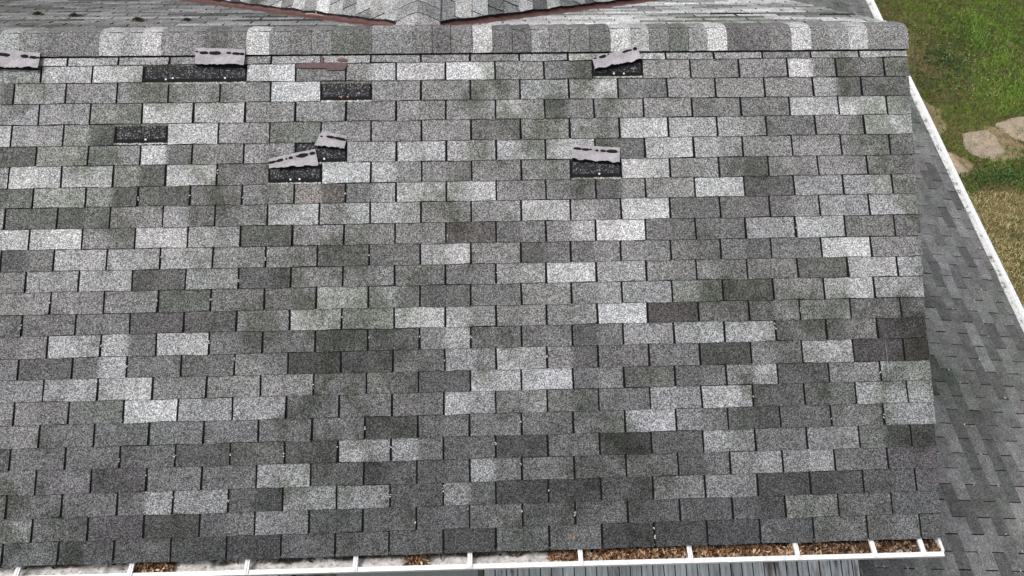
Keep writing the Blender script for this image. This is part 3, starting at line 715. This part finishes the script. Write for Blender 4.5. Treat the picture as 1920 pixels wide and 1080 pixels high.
for _ in range(150):
    n_ = R.randint(0, 20); u = (R.randint(-2, 30)+(0 if n_ % 2 == 0 else .5))*TW+R.gauss(0, .006); v = (n_+R.random())*.127
    for q in range(2): chip(db, WG(u, v, .008)+Vector((0, R.gauss(0, .004), 0)), Vector((LS, 0, LC)), R.uniform(.012, .024), .009, (.6, .57, .53, 1))
tag(db.build('seed_litter', M['leaf']), 'tiny pale seed husks caught in the slots between the shingles', 'litter', kind='stuff')
for (u, v, lab) in ((2.8202, 2.8673, 'small tan brown leaf on the bottom shingle row, near the gutter'), (2.8342, 2.732, 'small dull brown leaf, one row above the tan brown leaf')):
    lf = MB(); chip(lf, FR(u, v, .009), FN, .026, .018, rgb(156, 126, 94) if v > 2.8 else rgb(120, 104, 88), .12, 1.0)
    tag(lf.build('fallen_leaf', M['leaf']), lab, 'leaf', 'small leaves on the front slope')

# gutter filling: grit bed left, dead leaves right
gb = MB(); nx = 700; rows = []
for j in range(9):
    g = j/8; row = []
    for i in range(nx+1):
        x = -1.6+(4.94+1.6)*i/nx; y_ = gy(x)-.002+.10*g
        z = GZ-.030-.055*g**1.3+.012*noise.noise(Vector((x*26, y_*45, 0)))+.010*noise.noise(Vector((x*7, y_*14, 4)))
        row.append(Vector((x, y_, z)))
    rows.append(row)
def gcol(s, e):
    x = -1.6+6.54*e/nx; q = s/8-.72+.6*noise.noise(Vector((x*5.5, s*.22, 2)))+.25*noise.noise(Vector((x*23, s*.5, 6)))
    q = max(0, min(1, .5+q*4)); m_ = 1-.86*q; return (m_, m_*.97, m_*.95, 1)
gb.grid(rows, gcol)
tag(gb.build('shingle_grit', M['grit'], None, True), 'pale washed off shingle grit lying in the near gutter', 'grit', kind='stuff')
gl = MB()
PAL = [rgb(160, 128, 98), rgb(140, 106, 78), rgb(188, 158, 128), rgb(108, 76, 52), rgb(82, 58, 42), rgb(204, 180, 152), rgb(132, 100, 78), rgb(52, 40, 32)]
def leafdens(x):
    d = 0.0
    if x > 2.95: d = 1.0
    elif x > 2.68: d = .6
    if .34 < x < .56: d = 1
    if 1.86 < x < 1.99: d = 1
    if x > 4.15: d *= .9
    return d
cnt = 0
while cnt < 3300:
    x = R.uniform(-1.2, 4.94); f = R.random(); dim = 1.0
    if R.random() > leafdens(x): 
        if R.random() > .07 or f < .62: continue
        dim = .45      # scattered dark leaves along the back edge
    y_ = gy(x)+.002+.076*f; cnt += 1
    c = R.choice(PAL); s_ = R.uniform(.7, 1.15)*(.7 if x > 4.15 else 1.12)*dim
    z = GZ-.020+.016*noise.noise(Vector((x*9, y_*20, 1)))+R.uniform(-.014, .012)-.020*f
    nrm = Vector((R.gauss(0, .5), R.gauss(0, .5), 1))
    chip(gl, Vector((x, y_, z)), nrm, R.uniform(.020, .040), R.uniform(.008, .014), (c[0]*s_, c[1]*s_, c[2]*s_, 1), R.uniform(.1, .35))
tag(gl.build('gutter_leaves', M['leaf']), 'brown dead leaves packed in the near gutter', 'leaves', kind='stuff')
wl_ = MB()
for _ in range(420):
    y_ = R.uniform(-1.5, 7); 
    if noise.noise(Vector((y_*2.3, 0, 5))) < -.05: continue
    ex_ = eavex(y_); z_ = LZ-(ex_-LX)/LC*LS-.034
    c = R.choice(PAL[:2]+[rgb(60, 56, 50), rgb(84, 88, 60), rgb(70, 60, 54)]); chip(wl_, Vector((ex_+R.uniform(-.005, .065), y_, z_+R.uniform(0, .008))), Vector((R.gauss(0, .3), R.gauss(0, .3), 1)), R.uniform(.015, .03), .012, c)
tag(wl_.build('gutter_debris', M['leaf']), 'brown and green debris in patches along the wing gutter', 'debris', kind='stuff')

# twigs and moss
def tube(mb, pts, r, col, seg=5):
    rings = []
    for i, p in enumerate(pts):
        d = (pts[min(i+1, len(pts)-1)]-pts[max(i-1, 0)]).normalized(); o = d.orthogonal().normalized(); b = d.cross(o)
        rings.append([p+(o*math.cos(2*math.pi*q/seg)+b*math.sin(2*math.pi*q/seg))*r*(1-.6*i/len(pts)) for q in range(seg)]+[])
    for i in range(len(rings)-1):
        for q in range(seg): z = (q+1) % seg; mb.add([rings[i][q], rings[i][z], rings[i+1][z], rings[i+1][q]], col)
tw_ = MB(); up = Vector((0, 0, .03))
tube(tw_, [Vector(p)+up+Vector((0, 0, G)) for p in ((1.113, .921, -.315), (1.164, .90, -.30), (1.21, .85, -.275), (1.268, .78, -.235))], .0045, rgb(186, 168, 150))
tube(tw_, [Vector(p)+up+Vector((0, 0, G)) for p in ((1.20, .86, -.28), (1.165, 1.02, -.36), (1.125, 1.15, -.43))], .0035, rgb(186, 168, 150))
tag(tw_.build('twig', M['tone']), 'thin forked pale twig lying on the left brown valley flashing', 'twig')
for (x, y_, s_, lab) in ((-.892, 1.156, 1, 'dark moss clump on the back slope, leftmost and highest in the photo'), (-.561, 1.03, .9, 'small brown moss clump on the back slope, second from the left'), (.025, .70, 1.15, 'widest olive brown moss clump on the back slope, close above the ridge cap'), (.354, .71, .7, 'tiny dark moss clump on the back slope, nearest the valley')):
    mm = MB(); v0 = (y_-RY)/CP
    for _ in range(160):
        a = R.uniform(0, 6.28); rr = abs(R.gauss(0, 1))*.5; u = x+.045*s_*rr*math.cos(a); v = v0+.03*s_*rr*math.sin(a); h = .008+.022*s_*math.exp(-rr*rr)*R.random()
        chip(mm, BK(u, v, h), Vector((R.gauss(0, .6), R.gauss(0, .6), 1)), .012, .008, R.choice([rgb(84, 76, 58), rgb(66, 60, 46), rgb(100, 90, 64), rgb(58, 62, 44)]))
    tag(mm.build('moss_clump', M['leaf']), lab, 'moss', 'moss clumps on the back slope')

# ================================================================ lawn
k = NT('lawn_soil')
n1 = k.noise(.9, 5, .65); n2 = k.noise(9, 5, .7); n3 = k.noise(60, 3, .7)
green = k.ramp(n3.outputs[0], [(.3, rgb(24, 32, 16)), (.5, rgb(48, 62, 28)), (.7, rgb(76, 90, 44))])
tan = k.ramp(n3.outputs[0], [(.3, rgb(74, 66, 42)), (.5, rgb(122, 108, 74)), (.7, rgb(158, 142, 104))])
ad = k.n('ShaderNodeMath', operation='ADD'); k.l(k.map(n1.outputs[0], .3, .7, -.3, .3), ad.inputs[0]); k.l(k.map(n2.outputs[0], .3, .7, 0.15, .95), ad.inputs[1])
M['lawn'] = k.done(k.mix(green, tan, ad.outputs[0]), .95, .05)
gr = MB(); gr.grid([[Vector((-60+12*i, -60+12*j, 0)) for i in range(11)] for j in range(11)], (.3, .4, .2, 1))
tag(gr.build('ground', M['lawn']), kind='structure')
k = NT('bare_soil'); n = k.noise(6, 5, .7); n2 = k.noise(70, 3, .7)
M['soil'] = k.done(k.mix(k.ramp(n.outputs[0], [(.3, rgb(118, 102, 80)), (.7, rgb(158, 142, 114))]), k.map(n2.outputs[0], .3, .7, .75, 1.2), 1, 'MULTIPLY'), .95, .05)
k = NT('flat_stone'); n = k.noise(5, 4, .6); v = k.vor(70); s_ = k.n('ShaderNodeSeparateColor'); k.l(v.outputs['Color'], s_.inputs[0])
M['stone'] = k.done(k.mix(k.ramp(n.outputs[0], [(.3, rgb(138, 126, 112)), (.55, rgb(164, 150, 132)), (.75, rgb(186, 166, 130))]), k.map(s_.outputs[0], 0, 1, .72, 1.25), 1, 'MULTIPLY'), .9, .15)

def outline(pts, n, rag, seed):
    L = [Vector(p) for p in pts]; out = []
    m = len(L)
    for i in range(m):
        p0, p1, p2, p3 = L[i-1], L[i], L[(i+1) % m], L[(i+2) % m]
        for q in range(n):
            t = q/n; p = .5*((2*p1)+(p2-p0)*t+(2*p0-5*p1+4*p2-p3)*t*t+(3*p1-p0-3*p2+p3)*t**3)
            out.append(p+Vector((noise.noise(Vector((p.x*6, p.y*6, seed))), noise.noise(Vector((p.x*6, p.y*6, seed+9)))))*rag)
    return out
STONES = [([(10.46, 5.75), (10.62, 5.85), (10.9, 5.86), (11.04, 5.65), (11.03, 5.35), (10.84, 5.2), (10.55, 5.22), (10.41, 5.4)], 'flat pinkish grey stone in the lawn, whole, with sandy soil beside it'),
 ([(9.70, 5.5), (9.94, 5.42), (10.13, 5.3), (10.18, 5.08), (10.24, 4.9), (10.05, 4.82), (9.7, 4.94)], 'flat stone in the lawn half hidden by the wing gutter'),
 ([(11.18, 6.03), (11.58, 6.18), (12.2, 6.2), (12.2, 5.5), (11.63, 5.53), (11.36, 5.64), (11.27, 5.87)], 'flat stone in the lawn cut by the right border of the photo')]
def inpoly(x, y, P):
    c = False; j = len(P)-1
    for i in range(len(P)):
        if (P[i][1] > y) != (P[j][1] > y) and x < (P[j][0]-P[i][0])*(y-P[i][1])/(P[j][1]-P[i][1])+P[i][0]: c = not c
        j = i
    return c
SO = []
for i, (pts, lab) in enumerate(STONES):
    o_ = outline(pts, 6, .05, i*3.1); SO.append([(p.x, p.y) for p in o_]); cx = sum(p.x for p in o_)/len(o_); cy = sum(p.y for p in o_)/len(o_)
    sm = MB(); cen = Vector((cx, cy, 0)); rings = []
    for f, z in ((1.0, .006), (.985, .010), (.93, .014), (.6, .018), (.25, .019)):
        rings.append([Vector((cx+(p.x-cx)*f, cy+(p.y-cy)*f, z+.006*noise.noise(Vector((p.x*4*f, p.y*4, i))))) for p in o_])
    for a in range(4):
        for q in range(len(o_)): z = (q+1) % len(o_); sm.add([rings[a][q], rings[a][z], rings[a+1][z], rings[a+1][q]])
    sm.add(rings[-1])
    tag(sm.build('flat_stone', M['stone'], None, True), lab, 'stone', 'flat stones in the lawn')
SOIL = [[(10.9, 5.9), (11.15, 6.0), (11.33, 5.75), (11.45, 5.5), (11.3, 5.25), (10.95, 5.12), (10.75, 5.15), (11.0, 5.5)],
        [(9.7, 6.9), (10.12, 6.7), (10.3, 6.2), (10.1, 5.7), (9.7, 5.5)], [(9.6, 5.6), (10.0, 5.46), (10.35, 5.15), (10.33, 4.8), (10.0, 4.72), (9.6, 4.8)]]
so = MB(); SL = []
for i, pts in enumerate(SOIL):
    o_ = outline(pts, 6, .12, 20+i); SL.append([(p.x, p.y) for p in o_]); cx = sum(p.x for p in o_)/len(o_); cy = sum(p.y for p in o_)/len(o_)
    so.add([Vector((p.x, p.y, .004+.001*i)) for p in o_])
tag(so.build('bare_soil', M['soil']), kind='structure')

# grass blades (one object): green tufts, straw coloured blades, darker broad leaves, small flowers
gv = []; gf = []; gc = []
rs = np.random.RandomState(4)
N = 150000
X = rs.uniform(8.1, 14.5, N); Y = rs.uniform(-1.2, 11.2, N)
for i in range(N):
    x, y_ = X[i], Y[i]
    if x > 10.1+(y_+1)*.42+1.0: continue
    if any(inpoly(x, y_, P) for P in SO) and rs.rand() > .02+.10*(noise.noise(Vector((x*5, y_*5, 31))) > .25): continue
    ds = sum(inpoly(x, y_, P) for P in SL)
    if ds and rs.rand() > .28: continue
    a = noise.noise(Vector((x*.55, y_*.55, 1.5)))+.5*noise.noise(Vector((x*1.9, y_*1.9, 4)))+.3*noise.noise(Vector((x*6, y_*6, 7)))
    # lush patch right of the stones at the far end, drier near end
    lush = 1/(1+math.exp(-(y_-4.6)*2.2)); lush = lush*.75+.25*math.exp(-((y_-4.7)/.35)**2)*2
    rich = .95*math.exp(-(((x-12.0)/1.0)**2+((y_-7.3)/1.8)**2))
    mot = noise.noise(Vector((x*3.2, y_*3.2, 11)))+.6*noise.noise(Vector((x*8, y_*8, 2)))
    gp = .24+.34*lush+.75*a+rich*.35+.5*mot
    isg = rs.rand() < gp
    L = rs.uniform(.03, .075)*(1.45 if isg else 1)*(1+rich*.6); W_ = rs.uniform(.005, .010)*(1.2 if isg else 1)
    th = rs.uniform(0, 6.283); tl_ = rs.uniform(.3, 1.3)
    dx, dy = math.cos(th), math.sin(th); h = L*math.cos(tl_); o_ = L*math.sin(tl_)
    n0 = len(gv)
    gv += [(x-dy*W_/2, y_+dx*W_/2, 0), (x+dy*W_/2, y_-dx*W_/2, 0), (x+dx*o_*.6+dy*W_*.35, y_+dy*o_*.6-dx*W_*.35, h*.75), (x+dx*o_, y_+dy*o_, h)]
    gf += [(n0, n0+1, n0+2, n0+3)]
    if isg:
        t = rs.rand(); c = np.array([.07, .135, .02])*(1-t)+np.array([.20, .31, .05])*t; c *= max(.3, .66+.75*rich+.35*a+.45*mot)
    else:
        t = rs.rand(); c = np.array([.27, .22, .10])*(1-t)+np.array([.62, .53, .30])*t; c *= (.55 if lush > .6 else 1.15)*max(.4, 1+.5*mot)
    gc += [(c[0], c[1], c[2], 1)]*4
me = bpy.data.meshes.new('grass'); me.from_pydata(gv, [], gf)
at = me.color_attributes.new('tone', 'FLOAT_COLOR', 'POINT'); at.data.foreach_set('color', np.clip(np.array(gc, dtype=np.float32), 0, 1).ravel())
me.materials.append(M['leaf']); go = bpy.data.objects.new('grass', me); C.objects.link(go)
tag(go, 'mixed green and straw coloured grass on the lawn beside the wing', 'grass', kind='stuff')
wd = MB()
for (cx, cy, sx, sy, n_, col) in ((10.95, 7.75, .28, .35, 650, (.045, .10, .035)), (10.65, 4.75, .45, .12, 420, (.05, .115, .03)), (12.6, 8.6, .7, .9, 900, (.09, .19, .04)), (11.6, 8.3, .35, .5, 400, (.06, .12, .035)), (12.2, 6.9, .5, .45, 420, (.10, .20, .045)), (10.25, 7.2, .2, .3, 150, (.05, .10, .035)), (11.2, 4.9, .4, .25, 300, (.09, .18, .04))):
    for _ in range(n_):
        x, y_ = R.gauss(cx, sx), R.gauss(cy, sy)
        if any(inpoly(x, y_, P) for P in SO): continue
        g = R.uniform(.6, 1.5); chip(wd, Vector((x, y_, R.uniform(.02, .07))), Vector((R.gauss(0, .4), R.gauss(0, .4), 1)), R.uniform(.02, .05), R.uniform(.015, .035), (col[0]*g, col[1]*g, col[2]*g, 1), .08)
for _ in range(220):
    x, y_ = R.gauss(11.5, .6), R.gauss(7.5, .8); chip(wd, Vector((x, y_, .07)), Vector((0, 0, 1)), .018, .016, (.55, .55, .30, 1), .05)
tag(wd.build('ground_cover', M['leaf']), 'low broad leaved weeds among the grass', 'weeds', kind='stuff')
